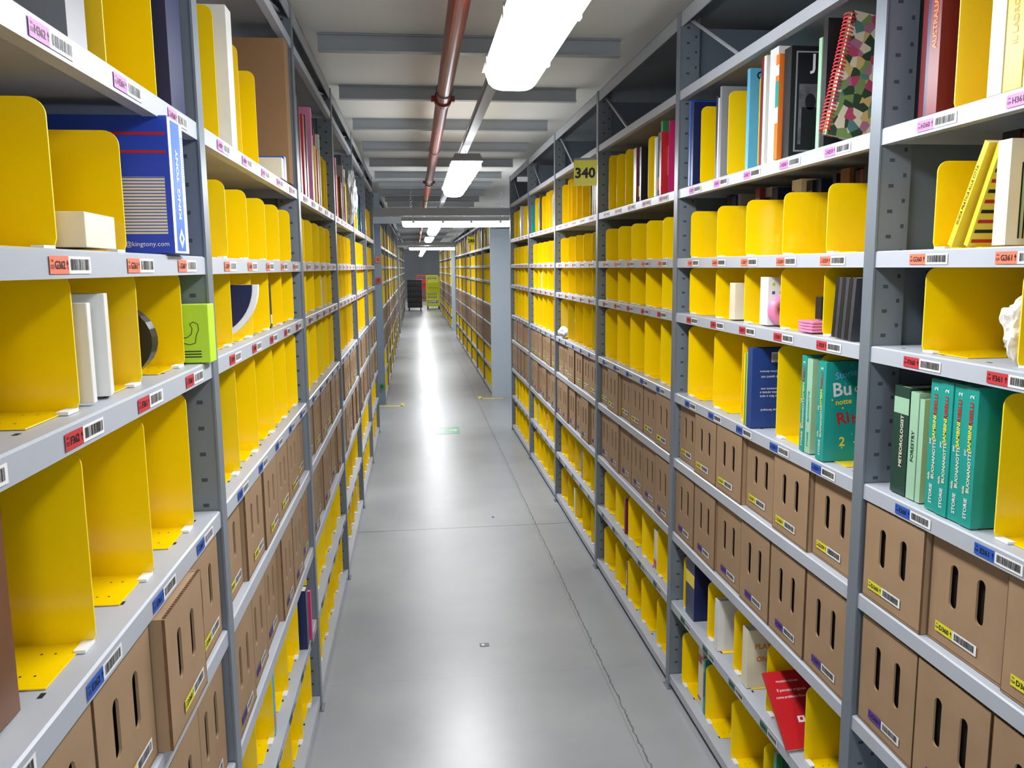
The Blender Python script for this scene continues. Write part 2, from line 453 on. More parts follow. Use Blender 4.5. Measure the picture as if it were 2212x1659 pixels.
# spiral notebook
def spiral():
    m=bpy.data.materials.new('notebook_cover'); m.use_nodes=True; nt=m.node_tree; b=nt.nodes['Principled BSDF']
    tc=nt.nodes.new('ShaderNodeTexCoord'); v=nt.nodes.new('ShaderNodeTexVoronoi'); v.inputs['Scale'].default_value=52
    r=nt.nodes.new('ShaderNodeValToRGB'); r.color_ramp.interpolation='CONSTANT'
    cs=[(0,(52,70,52)),(.2,(118,140,84)),(.35,(176,70,96)),(.47,(84,124,118)),(.57,(200,170,110)),(.67,(166,110,130)),(.77,(214,200,172))]
    el=r.color_ramp.elements
    el[0].position=0; el[0].color=lin(cs[0][1])+(1,); el[1].position=cs[1][0]; el[1].color=lin(cs[1][1])+(1,)
    for p,c in cs[2:]:
        e=el.new(p); e.color=lin(c)+(1,)
    sep=nt.nodes.new('ShaderNodeSeparateColor')
    nt.links.new(tc.outputs['Object'],v.inputs['Vector']); nt.links.new(v.outputs['Color'],sep.inputs['Color']); nt.links.new(sep.outputs['Red'],r.inputs['Fac']); nt.links.new(r.outputs['Color'],b.inputs['Base Color'])
    b.inputs['Roughness'].default_value=.3
    mb=MB(); mb.box(.008,.2,-.009,-.0075,0,.27); mb.box(.008,.2,.0075,.009,0,.27)
    o=new('spiral_notebook',mb.build('spiral_notebook',[m]),(XR-.010,1.815,TOP['H']+.003),(0,radians(11),0))
    o['label']='large colourful patterned notebook with red spiral binding'; o['category']='notebook'; o['group']='books on the high shelf of the second bay'
    pb=MB(); pb.box(.012,.196,-.0073,.0073,.002,.268); new('page_block',pb.build('page_block',[M_PAGE]),parent=o)
    sb=MB()
    for i in range(32): sb.torus((.008,0,.01+i*.0081),(0,.15,1),.0125,.0017,12,5)
    new('spiral_binding',sb.build('spiral_binding',[mat('spiral_red',(224,58,66),.3)],smooth=True),parent=o)
    o.location.z+=.2*sin(radians(11))-.016
spiral()
# F row items right bay0
def simple_box(name,label,cat,cx,cy,z,dx,dy,dz,m,rot=0,deco=None,taper=0,group=None):
    mb=MB(); b=.0015
    mb.box(-dx/2,dx/2,-dy/2,dy/2,0,dz)
    mats=[m]
    if deco: deco(mb,dx,dy,dz,mats)
    o=new(name,mb.build(name,mats),(cx,cy,z+.0012),(0,0,rot)); o['label']=label; o['category']=cat
    if group: o['group']=group
    bv=o.modifiers.new('b','BEVEL'); bv.width=.0012; bv.segments=2; bv.limit_method='ANGLE'
    return o
def dots(mb,dx,dy,dz,mats):
    cs=['magenta','teal','orange','blue','lime']
    for i in range(3):
        for j in range(5):
            mats.append(pal(cs[(i*2+j)%5])); mb.rect(CAMF,-dx/2+.012+i*.022,.015+j*.023,-dx/2+.020+i*.022,.023+j*.023,dy/2+.0004,len(mats)-1)
simple_box('boxed_toy','white box printed with small coloured squares','box',XR+.065,2.16,TOP['F']+.002,.09,.05,.13,pal('white'),0,dots)
mb=MB(); mb.torus((0,0,0),(0,1,0),.026,.014,24,8); mb.torus((0,0,0),(0,1,0),.034,.008,24,8)
o=new('tape_roll',mb.build('tape_roll',[pal('pink')],smooth=True),(XR+.055,2.118,TOP['F']+.045)); o['label']='pink adhesive tape roll standing beside a white box'; o['category']='tape'
for i in range(4):
    simple_box('notepad','pink notepad lying flat in a stack','notepad',XR+.05,1.905,TOP['F']+.002+i*.0072,.07,.07,.006,pal('pink'),.02*i,group='pink notepads in a stack')
simple_box('perfume_box','small black box standing on pink notepads','box',XR+.065,1.905,TOP['F']+.0325,.035,.03,.055,pal('black'))
simple_box('small_carton','small white box with dark top between dividers','box',XR+.05,2.40,TOP['F']+.002,.05,.04,.11,pal('cream'))
M_MAG=mat('magazine_grey',(58,60,66),.4,0,.2,40)
for i in range(6):
    book('R',1.67+i*.02,1.670+i*.02+.013,'F',.135,.2,'black',.004+.003*i,lean=-.1,hard=False,group='dark magazines leaning together',label='thin dark magazine leaning in a row of magazines',matl=None if i%2 else M_MAG)
# E row bay0
def bluecover(mb,t,h,d,mats,side):
    mp=camface(side,t); mats.append(M_WHITE); mats.append(M_BLACK); n=len(mats)
    mb.rect(mp,.055,h-.04,.1,h-.012,.0004,n-2)
    for i in range(11): mb.rect(mp,.058+i*.0036,h-.034,.0595+i*.0036,h-.016,.0006,n-1)
    for tx,zz,w in (('Un gran giorno davvero',.16,.085),('per tutti quanti noi',.145,.08),('Tutto comincia con',.11,.075),('una mattina strana e',.10,.085),('prosegue fino a sera',.09,.085),('senza mai fermarsi',.05,.075)):
        mb.text(tx,.010,mp,.065,zz,.0006,n-2,rot=pi,fit=w,off=0)
g='books on the middle shelf of the second bay'
book('R',2.175,2.208,'E',.225,.145,'navy',.0,group=g,deco=bluecover,label='blue children book with white back cover text and barcode',matl=mat('cover_midblue',(30,62,128),.35))
book('R',2.210,2.223,'E',.21,.145,'lime',.003,group=g); book('R',2.224,2.234,'E',.205,.145,'green',.005,group=g); book('R',2.236,2.244,'E',.205,.145,'yellowbook',.005,group=g)
def tealcover(mb,t,h,d,mats,side):
    mp=camface(side,t); k=len(mats)
    for c in ('skyblue','yellowbook','red','white'): mats.append(pal(c))
    mb.text('Storie',.022,mp,.048,h*.88,.0006,k,rot=.2); mb.text('Bu',.045,mp,.04,h*.73,.0006,k+3,rot=.1); mb.text('ona',.028,mp,.09,h*.73,.0006,k+3,rot=.05)
    mb.text('notte',.018,mp,.045,h*.60,.0006,k+1,rot=.1); mb.text('Ri',.04,mp,.045,h*.44,.0006,k+2,rot=.2); mb.text('belli',.03,mp,.09,h*.44,.0006,k+2,rot=.1); mb.text('2',.03,mp,.045,h*.2,.0006,k+1)
    rr=random.Random(4)
    for i in range(26):
        a=rr.uniform(.01,.16); b=rr.uniform(.04,.97)*h
        mb.poly([mp(a+.002*cos(q*pi/3),b+.002*sin(q*pi/3),.0005) for q in range(6)],k+rr.choice([0,1,2]))
book('R',1.768,1.805,'E',.232,.17,'teal',.004,group=g,deco=lambda mb,t,h,d,m,s:(st(mb,t,h,d,m,s),tealcover(mb,t,h,d,m,s)),label='teal hardback story book with playful cover lettering')
book('R',1.845,1.872,'E',.23,.17,'palegreen',.01,group=g,deco=spine_text([('STORIE',.011,0,.15,'teal'),('BUONANOTTE',.011,0,.5,'teal')]))
book('R',1.875,1.90,'E',.235,.17,'teal',.01,group=g,deco=st)
# B row: red booklet etc
def redcover(mb,t,h,d,mats,side):
    mp=camface(side,t); mats.append(M_WHITE); n=len(mats)-1
    mb.text('MAURIZIO FERRARIS',.007,mp,.06,h*.86,.0006,n,fit=.07,off=0)
    mb.text('Il peccato originale',.011,mp,.065,h*.74,.0006,n,fit=.09,off=0)
    mb.text('come problema filosofico',.011,mp,.065,h*.65,.0006,n,fit=.1,off=0)
    mb.rect(mp,.056,h*.32,.076,h*.40,.0005,n); mb.rect(mp,.062,h*.345,.070,h*.385,.0007,0)
rb=book('R',1.862,1.872,'B',.2,.14,'red',-.006,hard=False,deco=redcover,label='red booklet with small white title leaning on divider',lean=.80)
rb.rotation_euler=(-.80,0,.06)
def player(mb,t,h,d,mats,side):
    mats.append(pal('orange')); mb.text('PLAYER',.022,camface(side,t),.06,h*.72,.0006,len(mats)-1); mb.text('ONE',.022,camface(side,t),.05,h*.5,.0006,len(mats)-1)
book('R',2.19,2.23,'B',.18,.13,'cream',.02,deco=player,label='cream paperback with orange cover lettering')
book('R',2.43,2.46,'B',.17,.13,'white',.02); book('R',2.66,2.75,'B',.235,.17,'navy',.02,deco=spine_band([(.5,.7,'yellowbook')]),label='thick navy blue book with yellow mark')
fill_books('R',2.56,2.66,'A',rnd,.17,.22,'books on the lowest shelf',pages=True)
fill_books('R',1.90,2.0,'A',rnd,.17,.24,'books on the lowest shelf',cols=['teal','green','blue','darkgreen'])
# paperbacks at the back of G, their tops showing over the dividers
for a,b in ((1.3,1.42),(1.86,2.04),(2.11,2.28),(2.37,2.5),(2.62,2.74)):
    fill_books('R',a,b,'G',random.Random(int(a*100)),.192,.204,'books at the back of the shelf',set0=.12,dmin=.1,dmax=.12,pages=False,cols=['black','navy','maroon','grey','brown','cream','black'])
# ---- left nearest bay
divider('L',1.43,'H',.30); divider('L',1.21,'H',.30)
book('L',1.475,1.56,'H',.34,.24,'navy',.012,label='tall dark navy box book at the end of shelf')
def lt(mb,t,h,d,mats,side):
    mats.append(M_BLACK); mb.text('Istruzioni per uso',.01,camface(side,t),-.07,.03,.0006,len(mats)-1)
book('L',1.08,1.14,'H',.2,.17,'grey',.02,deco=lt)
def kingtony():
    y0,y1=1.350,1.432; t=y1-y0; d=.30; h=.208
    mb=MB(); mb.box(0,d,-t/2,t/2,0,h)
    mats=[pal('blue'),M_WHITE,mat('kt_blue',(24,96,214),.4),pal('red'),pal('cream'),mat('kt_navy',(28,66,190),.4)]
    # aisle face
    mb.rect(AISLE,-t/2+.001,.001,t/2-.001,h-.001,.0005,1)
    mb.rect(AISLE,-.026,.004,.022,h-.004,.0008,2)
    mb.text('KING',.030,AISLE,-.002,.078,.0012,1,rot=pi/2,fit=.047,off=.03)
    mb.text('TONY',.030,AISLE,-.002,.137,.0012,1,rot=pi/2,fit=.051,off=.03)
    mb.poly([AISLE(-.001,.008,.0012),AISLE(.015,.024,.0012),AISLE(-.001,.040,.0012),AISLE(-.017,.024,.0012)],1)
    mb.poly([AISLE(-.001,.017,.0014),AISLE(.006,.024,.0014),AISLE(-.001,.031,.0014),AISLE(-.008,.024,.0014)],2)
    mb.rect(AISLE,.024,.11,.038,.19,.0009,1)
    for i in range(20): mb.rect(AISLE,.026,.115+i*.0036,.036,.1165+i*.0036,.0011,5)
    mp=camface('L',t)
    mb.rect(mp,-d+.002,.001,-.001,h-.001,.0004,5)
    mb.rect(mp,-d+.01,h*.86,-.004,h*.88,.0007,3); mb.rect(mp,-d+.01,h*.73,-.004,h*.75,.0007,3)
    mb.rect(mp,-.13,.03,-.008,h*.56,.0007,4)
    for i in range(18): mb.rect(mp,-.13,.033+i*.0048,-.008,.0344+i*.0048,.001,5)
    mb.text('service@kingtony.com',.012,mp,-.055,.014,.0009,1,fit=.095,off=0)
    o=new('tool_set_carton',mb.build('tool_set_carton',mats),(XL+.012,(y0+y1)/2,TOP['G']+.0012),(0,0,pi))
    o['label']='blue and white printed tool catalogue carton with red lines'; o['category']='box'
kingtony()
simple_box('white_carton','small plain white carton lying between yellow dividers','box',XL-.055,1.10,TOP['G']+.002,.095,.12,.042,pal('cream'),.06)
simple_box('soap_box','tall white printed box with envelope flap','box',XL-.065,1.135,TOP['F']+.002,.085,.04,.135,pal('white'),.25)
simple_box('thin_box','narrow white box standing beside a white box','box',XL-.04,1.075,TOP['F']+.002,.04,.012,.125,pal('white'),0)
mb=MB(); mb.cyl((0,0,0),(0,.03,0),.055,28); 
o=new('game_tin',mb.build('game_tin',[pal('black')]),(XL-.082,1.335,TOP['F']+.058)); o['label']='round black tin standing behind yellow divider'; o['category']='tin'
def dino(mb,dx,dy,dz,mats):
    mats.append(M_BLACK); n=len(mats)-1; f=dy/2+.0005
    pts=[(-.012,.035),(-.006,.045),(.006,.046),(.014,.052),(.016,.062),(.012,.07),(.018,.074),(.026,.07),(.027,.06),(.022,.048),(.02,.036),(.01,.033),(0,.036),(-.012,.035)]
    for i in range(len(pts)-1):
        a=Vector(pts[i]);b=Vector(pts[i+1]); q=(b-a).normalized().orthogonal()*.0006
        mb.poly([CAMF(*(a-q),f),CAMF(*(b-q),f),CAMF(*(b+q),f),CAMF(*(a+q),f)],n)
    mb.text('CE',.012,CAMF,-.02,.02,f,n); mb.rect(CAMF,0,.01,.03,.012,f,n); mb.rect(CAMF,0,.015,.03,.017,f,n); mb.rect(CAMF,0,.02,.03,.022,f,n)
simple_box('green_toy_box','lime green box with a small dinosaur outline','box',XL-.032,1.55,TOP['F']+.0,.09,.045,.105,mat('lime_box',(176,216,50),.4),0,dino)
book('L',.80,.86,'E',.235,.15,'brown',.04,label='old brown hardback leaning against a divider')
# ---- left bay 0
divider('L',1.86,'H',.28); divider('L',2.1,'H',.265); divider('L',2.31,'H',.25)
g='books on the high shelf'
book('L',1.93,1.985,'H',.3,.2,'white',.01,group=g)
simple_box('cardboard_carton','large plain brown cardboard carton standing upright','box',XL-.20,2.72,TOP['H'],.41,.075,.43,mat('kraft_dark',(146,110,74),.8,0,.05,9))
book('L',2.56,2.6,'H',.06,.15,'cream',.0,group=g); book('L',2.61,2.65,'H',.07,.15,'blue',.0,group=g)
def fan():
    m=pal('navy'); mb=MB()
    def leaf(s): return [(-.12,.13)]+[(-.12+.12*s*cos(a),.13-.13*s*sin(a)) for a in [i*pi/2/14 for i in range(15)]]
    mb.prism(leaf(1.0),lambda a,b,c:(a,c,b),-.006,.012,1,1)
    mb.prism(leaf(.90),lambda a,b,c:(a,c,b),-.012,-.006,0,0)
    o=new('curved_catalogue',mb.build('curved_catalogue',[m,M_WHITE]),(XL+.02,1.98,TOP['F']+.0022),(0,0,0)); o['label']='navy blue catalogue with curved white edge'; o['category']='book'
fan()
book('L',2.63,2.68,'B',.2,.14,'navy',.0); book('L',2.70,2.72,'B',.17,.14,'magenta',-.005)
# ---- left bay 1
g='tall books on the high shelf'
for a,b,h,c,d in ((2.93,2.99,.37,'white',.22),(3.0,3.03,.33,'navy',.2),(3.05,3.09,.30,'maroon',.2),(3.15,3.20,.29,'red',.2),(3.23,3.27,.30,'black',.2),(3.40,3.44,.36,'pink',.22)):
    book('L',a,b,'H',h,d,c,.008,group=g)
fill_books('L',3.46,3.8,'H',random.Random(5),.22,.32,g); divider('L',3.95,'H'); divider('L',4.08,'H')
# random fill of further H rows and sprinkle elsewhere
for side,k in (('R',1),('R',2),('R',3),('R',4),('L',2),('L',3),('L',4)):
    rn=random.Random(ord(side)*10+k)
    y=BAYS[side][k+1]+.03; ye=BAYS[side][k+2]-.03; g='books on a high shelf of the rack'
    while y<ye-.05:
        if rn.random()<(.75 if side=='R' else .55):
            divider(side,y+.0,'H',rn.choice([.25,.25,.265])); y+=rn.choice([.12,.16,.2])
        else:
            n=rn.uniform(.06,.16); n=min(n,ye-y-.02); fill_books(side,y+.01,y+n,'H',rn,.2,.285 if side=='R' else .32,g,pages=k<3); y+=n+.1
for side in 'RL':
    for k in range(0,5):
        for lv,p,hm in (('G',.1,.14),('F',.2,.14),('E',.2,.22),('B',.32,.19),('A',.4,.19)):
            if side=='R' and k==0: continue
            rn=random.Random(ord(side)*100+k*7+ord(lv))
            for j in range(5):
                if rn.random()<p:
                    y0=BAYS[side][k+1]+OFF[side][j]+.012
                    if j==4: continue
                    fill_books(side,y0,y0+rn.choice([.02,.04,.08]),lv,rn,hm*.75,hm,'paperbacks between yellow dividers',dmin=.12,dmax=.15,pages=k<2,set0=.02)

# ---- emit dividers
DIV.sort(key=lambda t:t[0])
def far_items(ysR,ysL):
    for side,ys in (('R',ysR),('L',ysL)):
        for i in range(len(ys)-1):
            for lv in 'HGFEBA':
                for j in range(5):
                    DIV.append((99,side,ys[i]+OFF[side][j],lv,HG[lv],.012,0))
            for lv,h in (('D',.203),('C',.238)):
                for j in range(6):
                    p=(1.275-.05)/6; BOX.append((ys[i]+.025+p*(j+.5),side,lv,p-.009,h,.004,None,0))
far_items(BR2,BL2); far_items(BR3,BL3)
def stuff(items,name,label,cat,mats):
    mb=MB()
    for me,M in items:
        n=len(mb.v); mb.v+=[tuple(M@v.co) for v in me.vertices]
        for p in me.polygons: mb.f.append(tuple(n+i for i in p.vertices)); mb.m.append(p.material_index)
    o=new(name,mb.build(name,mats)); o['label']=label; o['category']=cat; o['kind']='stuff'
rest=[]
for i,(dist,side,y,lv,h,st_,rzz) in enumerate(DIV):
    me=divider_mesh(side,h); s=sx(side)
    loc=(face(side)+s*st_,y,TOP[lv]+.0002)
    if i<300:
        o=new('bookend_divider',me,loc,(0,0,rz(side))); o['label']='yellow painted steel divider plate standing on a shelf'; o['category']='divider'; o['group']='yellow shelf dividers'
    else: rest.append((me,Matrix.Translation(loc)@Matrix.Rotation(rz(side),4,'Z')))
stuff(rest,'bookend_dividers','many yellow steel dividers on distant shelves','divider',[M_YEL,M_YEDGE,M_DARK,M_WHITE])
BOX.sort(key=lambda t:t[0]); rest=[]
for i,(y,side,lv,w,h,st_,num,yaw) in enumerate(BOX):
    me=carton_mesh(round(w,4),h); s=sx(side); loc=(face(side)+s*st_,y,TOP[lv]+.0004)
    if i<300:
        o=new('storage_carton',me,loc,(0,0,rz(side)+yaw)); o['label']='brown cardboard storage box with two vertical hand slots'; o['category']='box'; o['group']='cardboard storage boxes on the shelves'
        if y<12: new('label',label_mesh(lv,num,'124' if side=='R' else '123'),(-.0012,0 if lv=='C' else .02*s,.034),(0,0,0),parent=o)
    else: rest.append((me,Matrix.Translation(loc)@Matrix.Rotation(rz(side),4,'Z')))
stuff(rest,'storage_cartons','many brown cardboard boxes on distant shelves','box',[M_CARD,M_CARDE,M_BOXSHADE])
# far books as one
mb=MB(); rn=random.Random(11); fm=[pal(c) for c in ALLC]
for side,ysl in (('R',BR2),('L',BL2),('R',BR3),('L',BL3)):
    for i in range(len(ysl)-1):
        y=ysl[i]+.03
        while y<ysl[i+1]-.06:
            t=rn.uniform(.02,.05); h=rn.uniform(.18,.3); x=face(side)+sx(side)*.02; x2=x+sx(side)*.15
            if rn.random()<.4: mb.box(min(x,x2),max(x,x2),y,y+t-.002,TOP['H']+.002,TOP['H']+h,rn.randrange(len(fm)))
            y+=t
o=new('distant_books',mb.build('distant_books',fm)); o['label']='rows of assorted books on distant high shelves'; o['category']='books'; o['kind']='stuff'

# ---------------------------------------------------------------- plastic bag crumpled
def crumple(name,label,loc,sc,seed,m):
    import bmesh
    bm=bmesh.new(); bmesh.ops.create_icosphere(bm,subdivisions=4,radius=1)
    from mathutils import noise
    for v in bm.verts:
        n=noise.noise(v.co*1.6+Vector((seed,0,0)))*.35+noise.noise(v.co*4+Vector((0,seed,0)))*.22
        v.co=v.co*(1+n); v.co=Vector((v.co.x*sc[0],v.co.y*sc[1],v.co.z*sc[2]))
    zm=min(v.co.z for v in bm.verts)
    for v in bm.verts: v.co.z-=zm
    me=bpy.data.meshes.new(name); bm.to_mesh(me); bm.free(); me.materials.append(m)
    o=new(name,me,loc); o['label']=label; o['category']='bag'
M_BAG=mat('bag_plastic',(228,226,220),.3,0,.08,30)
crumple('plastic_bag','crumpled white plastic packet on the shelf',(XR+.05,1.225,TOP['F']+.003),(.035,.02,.05),3,M_BAG)
crumple('plastic_bag','crumpled clear plastic bag hanging over shelf edge',(XL-.0,5.33,TOP['H']+.003),(.035,.05,.15),5,mat('clear_bag',(190,196,200),.2))
crumple('plastic_bag','crumpled translucent packet at the shelf edge',(XR+.015,5.2,TOP['E']+.003),(.03,.07,.03),8,M_BAG)

# ---------------------------------------------------------------- signs
def sign(txt,x,y,z,w=.108,h=.125,rot=0):
    mb=MB(); mb.box(-w/2,w/2,-.0015,.0015,-h/2,h/2,0); mb.box(-w/2,w/2,-.002,.008,h/2,h/2+.01,2)
    mb.text(txt,.068,CAMF,0,0,.0022,1,fit=w*.94,off=.035)
    o=new('aisle_number_sign',mb.build('aisle_number_sign',[mat('sign_yellow',(255,250,20),.35),M_BLACK,M_UP]),(x,y,z),(0,0,rot)); o['label']='yellow plate with black number fixed to upright'; o['category']='sign'
sign('340',XR-.070,4.12,2.06,w=.115,rot=-.25)
sign('280',XR-.06,12.65,2.0)
def tag(c,rgb,x,y,z,n):
    mb=MB(); mb.box(-.026,.026,-.001,.001,-.032,.032,0); mb.text(c,.05,CAMF,0,0,.0014,1,off=.03)
    o=new('level_sign',mb.build('level_sign',[mat('tag_'+c,rgb,.5),M_BLACK]),(x,y,z)); o['label']='small coloured plate with a shelf level letter'; o['category']='sign'
for c,rgb,z in (('G',(216,96,50),1.70),('F',(170,30,40),1.46),('B',(30,120,64),.22)):
    tag(c,rgb,XR+.45,10.055,z,0); tag(c,rgb,XL-.035,9.685,z,0)

# ---------------------------------------------------------------- pipe, rail, lamps
Yfar=44
pz=1.6+.5*H; px=.085*H+.02
mb=MB(); mb.cyl((px,-.5,pz),(px,Yfar-.5,pz),.034,24)
pipe=new('sprinkler_pipe',mb.build('sprinkler_pipe',[mat('pipe_red',(142,40,24),.32,.0,.08,3)],smooth=False)); 
for p in pipe.data.polygons: p.use_smooth=len(p.vertices)==4
pipe['label']='long red painted sprinkler pipe running under the ceiling'; pipe['category']='pipe'
cm=MB(); cm.cyl((0,-.03,0),(0,.03,0),.043,20); cm.cyl((-.055,-.0,0),(.055,0,0),.011,8); cm.box(-.056,-.044,-.015,.015,-.014,.014); cm.box(.044,.056,-.015,.015,-.014,.014)
cme=cm.build('pipe_coupling',[mat('coupling_red',(140,24,24),.4)])
for y in (4.1,8.0,12,16,20): new('pipe_coupling',cme,(px,y,pz),parent=pipe)
hb=MB(); hb.torus((0,0,0),(0,1,0),.037,.003,20,5); hb.cyl((0,0,.037),(0,0,.14),.004,8); hme=hb.build('pipe_hanger',[M_UP])
for y in (2.2,3.9,5.8,7.8,9.8): new('pipe_hanger',hme,(px,y,pz),parent=pipe)
lx=.18*H+.02; rz_=1.6+.42*H; lz=1.6+.33*H
mb=MB(); mb.box(lx-.02,lx+.02,-.5,Yfar-.5,rz_,rz_+.028); mb.box(lx-.024,lx-.02,-.5,Yfar-.5,rz_+.024,rz_+.030); mb.box(lx+.02,lx+.024,-.5,Yfar-.5,rz_+.024,rz_+.030)
o=new('cable_trunking',mb.build('cable_trunking',[M_BEAM])); o['label']='thin grey metal cable trunking running along the aisle'; o['category']='trunking'
def emitmat(n,s):
    return mat(n,(250,252,255),.4,emit=s)
M_EMIT=emitmat('lamp_diffuser',25); M_EMITF=emitmat('lamp_diffuser_far',15)
def lamp_mesh(L,w,h,me_=None):
    mb=MB(); N=14; prof=[(-w/2+w*i/N, -h*math.sqrt(max(0,1-(2*i/N-1)**4))) for i in range(N+1)]
    ys=[-L/2,-L/2+.006,-L/2+.03,L/2-.03,L/2-.006,L/2]; sc=[.55,.85,1,1,.85,.55]
    R=[[(p[0]*(.9+.1*s),y,p[1]*s) for p in prof] for y,s in zip(ys,sc)]
    for i in range(len(R)-1):
        for j in range(N): mb.poly([R[i][j],R[i][j+1],R[i+1][j+1],R[i+1][j]])
    mb.poly(R[0]); mb.poly(list(reversed(R[-1])))
    dm=mb.build('lamp_diffuser',[me_],smooth=True)
    hb=MB(); t=.04
    hb.prism([(-w/2-.006,0),(w/2+.006,0),(w/2-.012,t),(-w/2+.012,t)],lambda a,b,c:(a,c,b),-L/2-.012,L/2+.012)
    for y in (-L*.4,-L*.13,L*.13,L*.4):
        for s in (-1,1): hb.box(s*(w/2+.004)-.005,s*(w/2+.004)+.005,y-.012,y+.012,-.02,.012,1)
    hm=hb.build('lamp_housing',[mat('housing_grey',(150,152,152),.5),mat('clip',(190,190,190),.4)])
    return dm,hm
def lamp(x,y,z,L=1.68,w=.165,rot=0,power=40,real=True,up=.13,near=True,upl=3.5):
    k=('lamp',L,w,near)
    if k not in _rail: _rail[k]=lamp_mesh(L,w,.06,M_EMIT if near else M_EMITF)
    dm,hm=_rail[k]
    root=new('ceiling_lamp',hm,(x,y,z+.06),(0,0,rot)); root['label']='long white tube lamp with grey housing hanging below ceiling'; root['category']='lamp'
    new('lamp_diffuser',dm,(0,0,0),parent=root)
    ck=('chain',round(up,2))
    if ck not in _rail:
        cb=MB()
        n=max(3,int(up/.022))
        for i in range(n):
            cb.torus((0,0,.008+i*(up)/n+.0),(1,0,0) if i%2 else (0,1,0),up/n*.62,.0015,8,4)
        _rail[ck]=cb.build('chain',[M_UP])
    for s in (-1,1): new('chain',_rail[ck],(0,s*L*.42,.042),parent=root)
    for pw,zz,rx in ((power,z-.012,0),(upl,z+.106,pi)):  # downward lamp light, plus an upward one added to brighten the ceiling
        if not pw: continue
        l=bpy.data.lights.new('lamp_light','AREA'); l.shape='RECTANGLE'; l.size=w*.9; l.size_y=L*.95; l.energy=pw; l.color=(.97,.985,1)
        lo=bpy.data.objects.new('lamp_light',l); lo.location=(x,y,zz); lo.rotation_euler=(rx,0,rot); ALL.append(lo)
lamp(lx,1.76,lz,up=rz_-lz-.1,power=12)
lamp(lx,5.55,lz,up=rz_-lz-.1,power=26)
for i,y in enumerate([13.2,17.0,21,25,29.5,34,39]):
    lamp(lx,y,lz,up=rz_-lz-.1,power=20,near=False)
lamp(.28*H,8.65,1.6+.277*H-.03,L=1.12,w=.09,rot=pi/2,power=22,up=.3,near=False)
lamp(.28*H,19.7,1.6+.277*H-.03,L=1.12,w=.09,rot=pi/2,power=14,up=.3,near=False,upl=0)
lamp(lx,-1.8,lz,up=rz_-lz-.1,power=30)  # unseen lamp behind the camera, added to light the camera-facing surfaces

# ---------------------------------------------------------------- setting
def concrete():
    m=bpy.data.materials.new('floor_concrete'); m.use_nodes=True; nt=m.node_tree; b=nt.nodes['Principled BSDF']; L=nt.links.new; N=nt.nodes.new
    geo=N('ShaderNodeNewGeometry'); sp=N('ShaderNodeSeparateXYZ'); L(geo.outputs['Position'],sp.inputs[0])
    n1=N('ShaderNodeTexNoise'); n1.inputs['Scale'].default_value=1.6; n1.inputs['Detail'].default_value=6; n1.inputs['Roughness'].default_value=.58; L(geo.outputs['Position'],n1.inputs['Vector'])
    r=N('ShaderNodeValToRGB'); r.color_ramp.elements[0].position=.2; r.color_ramp.elements[1].position=.8
    r.color_ramp.elements[0].color=lin((138,141,144))+(1,); r.color_ramp.elements[1].color=lin((168,170,171))+(1,); L(n1.outputs['Fac'],r.inputs['Fac'])
    n2=N('ShaderNodeTexNoise'); n2.inputs['Scale'].default_value=30; n2.inputs['Detail'].default_value=5; L(geo.outputs['Position'],n2.inputs['Vector'])
    def math_(op,a,b_=None,c=None):
        q=N('ShaderNodeMath'); q.operation=op
        for i,v in enumerate((a,b_,c)):
            if v is None: continue
            if isinstance(v,(int,float)): q.inputs[i].default_value=v
            else: L(v,q.inputs[i])
        return q.outputs[0]
    wob=math_('MULTIPLY',math_('SUBTRACT',n2.outputs['Fac'],.5),.018)
    def line(axis,pos,w,amp=1):
        d=math_('ABSOLUTE',math_('SUBTRACT',math_('ADD',sp.outputs[axis],math_('MULTIPLY',wob,amp)),pos))
        return math_('LESS_THAN',d,w)
    ln=math_('MAXIMUM',math_('MAXIMUM',line(0,.715,.003,1.4),line(1,4.93,.005,.5)),line(0,.70,.0008,.2))
    ln2=math_('MULTIPLY',line(1,3.05,.002,.2),.15)
    ln=math_('MULTIPLY',math_('MAXIMUM',ln,ln2),.68)
    mx=N('ShaderNodeMixRGB'); L(ln,mx.inputs['Fac']); L(r.outputs['Color'],mx.inputs['Color1']); mx.inputs['Color2'].default_value=lin((52,54,56))+(1,)
    L(mx.outputs['Color'],b.inputs['Base Color'])
    rr=N('ShaderNodeMapRange'); rr.inputs['From Min'].default_value=.3; rr.inputs['From Max'].default_value=.7; rr.inputs['To Min'].default_value=.29; rr.inputs['To Max'].default_value=.34; L(n1.outputs['Fac'],rr.inputs['Value']); L(rr.outputs[0],b.inputs['Roughness'])
    bp=N('ShaderNodeBump'); bp.inputs['Strength'].default_value=.02; bp.inputs['Distance'].default_value=.01; L(n2.outputs['Fac'],bp.inputs['Height']); L(bp.outputs['Normal'],b.inputs['Normal'])
    b.inputs['Specular IOR Level'].default_value=.6
    return m
def struct(name,me,loc=(0,0,0)):
    o=new(name,me,loc); o['kind']='structure'; return o
mb=MB(); mb.box(-2.6,3.2,-3,Yfar,-.1,0); struct('floor',mb.build('floor',[concrete()]))
def ceilmat():
    m=mat('ceiling_board',(230,230,224),.7,0,.03,1.2); return m
mb=MB(); mb.box(-2.6,3.2,-3,Yfar,2.585,2.68); struct('ceiling',mb.build('ceiling',[ceilmat()]))
mb=MB(); mb.box(-2.6,3.2,Yfar,Yfar+.1,-.1,2.68); struct('wall_back',mb.build('wall_back',[mat('wall_grey',(120,122,124),.7,0,.08,1)]))
n=0
bm_=MB(); bm_.box(XL+.0,XR,-.022,.022,0,.004); bm_.box(XL,XR,-.002,.002,.004,.066); bm_.box(XL,XR,-.022,.022,.066,.07)
bme=bm_.build('trim',[mat('ceiling_beam_paint',(164,170,174),.45,.05,.05,4)])
y=.7
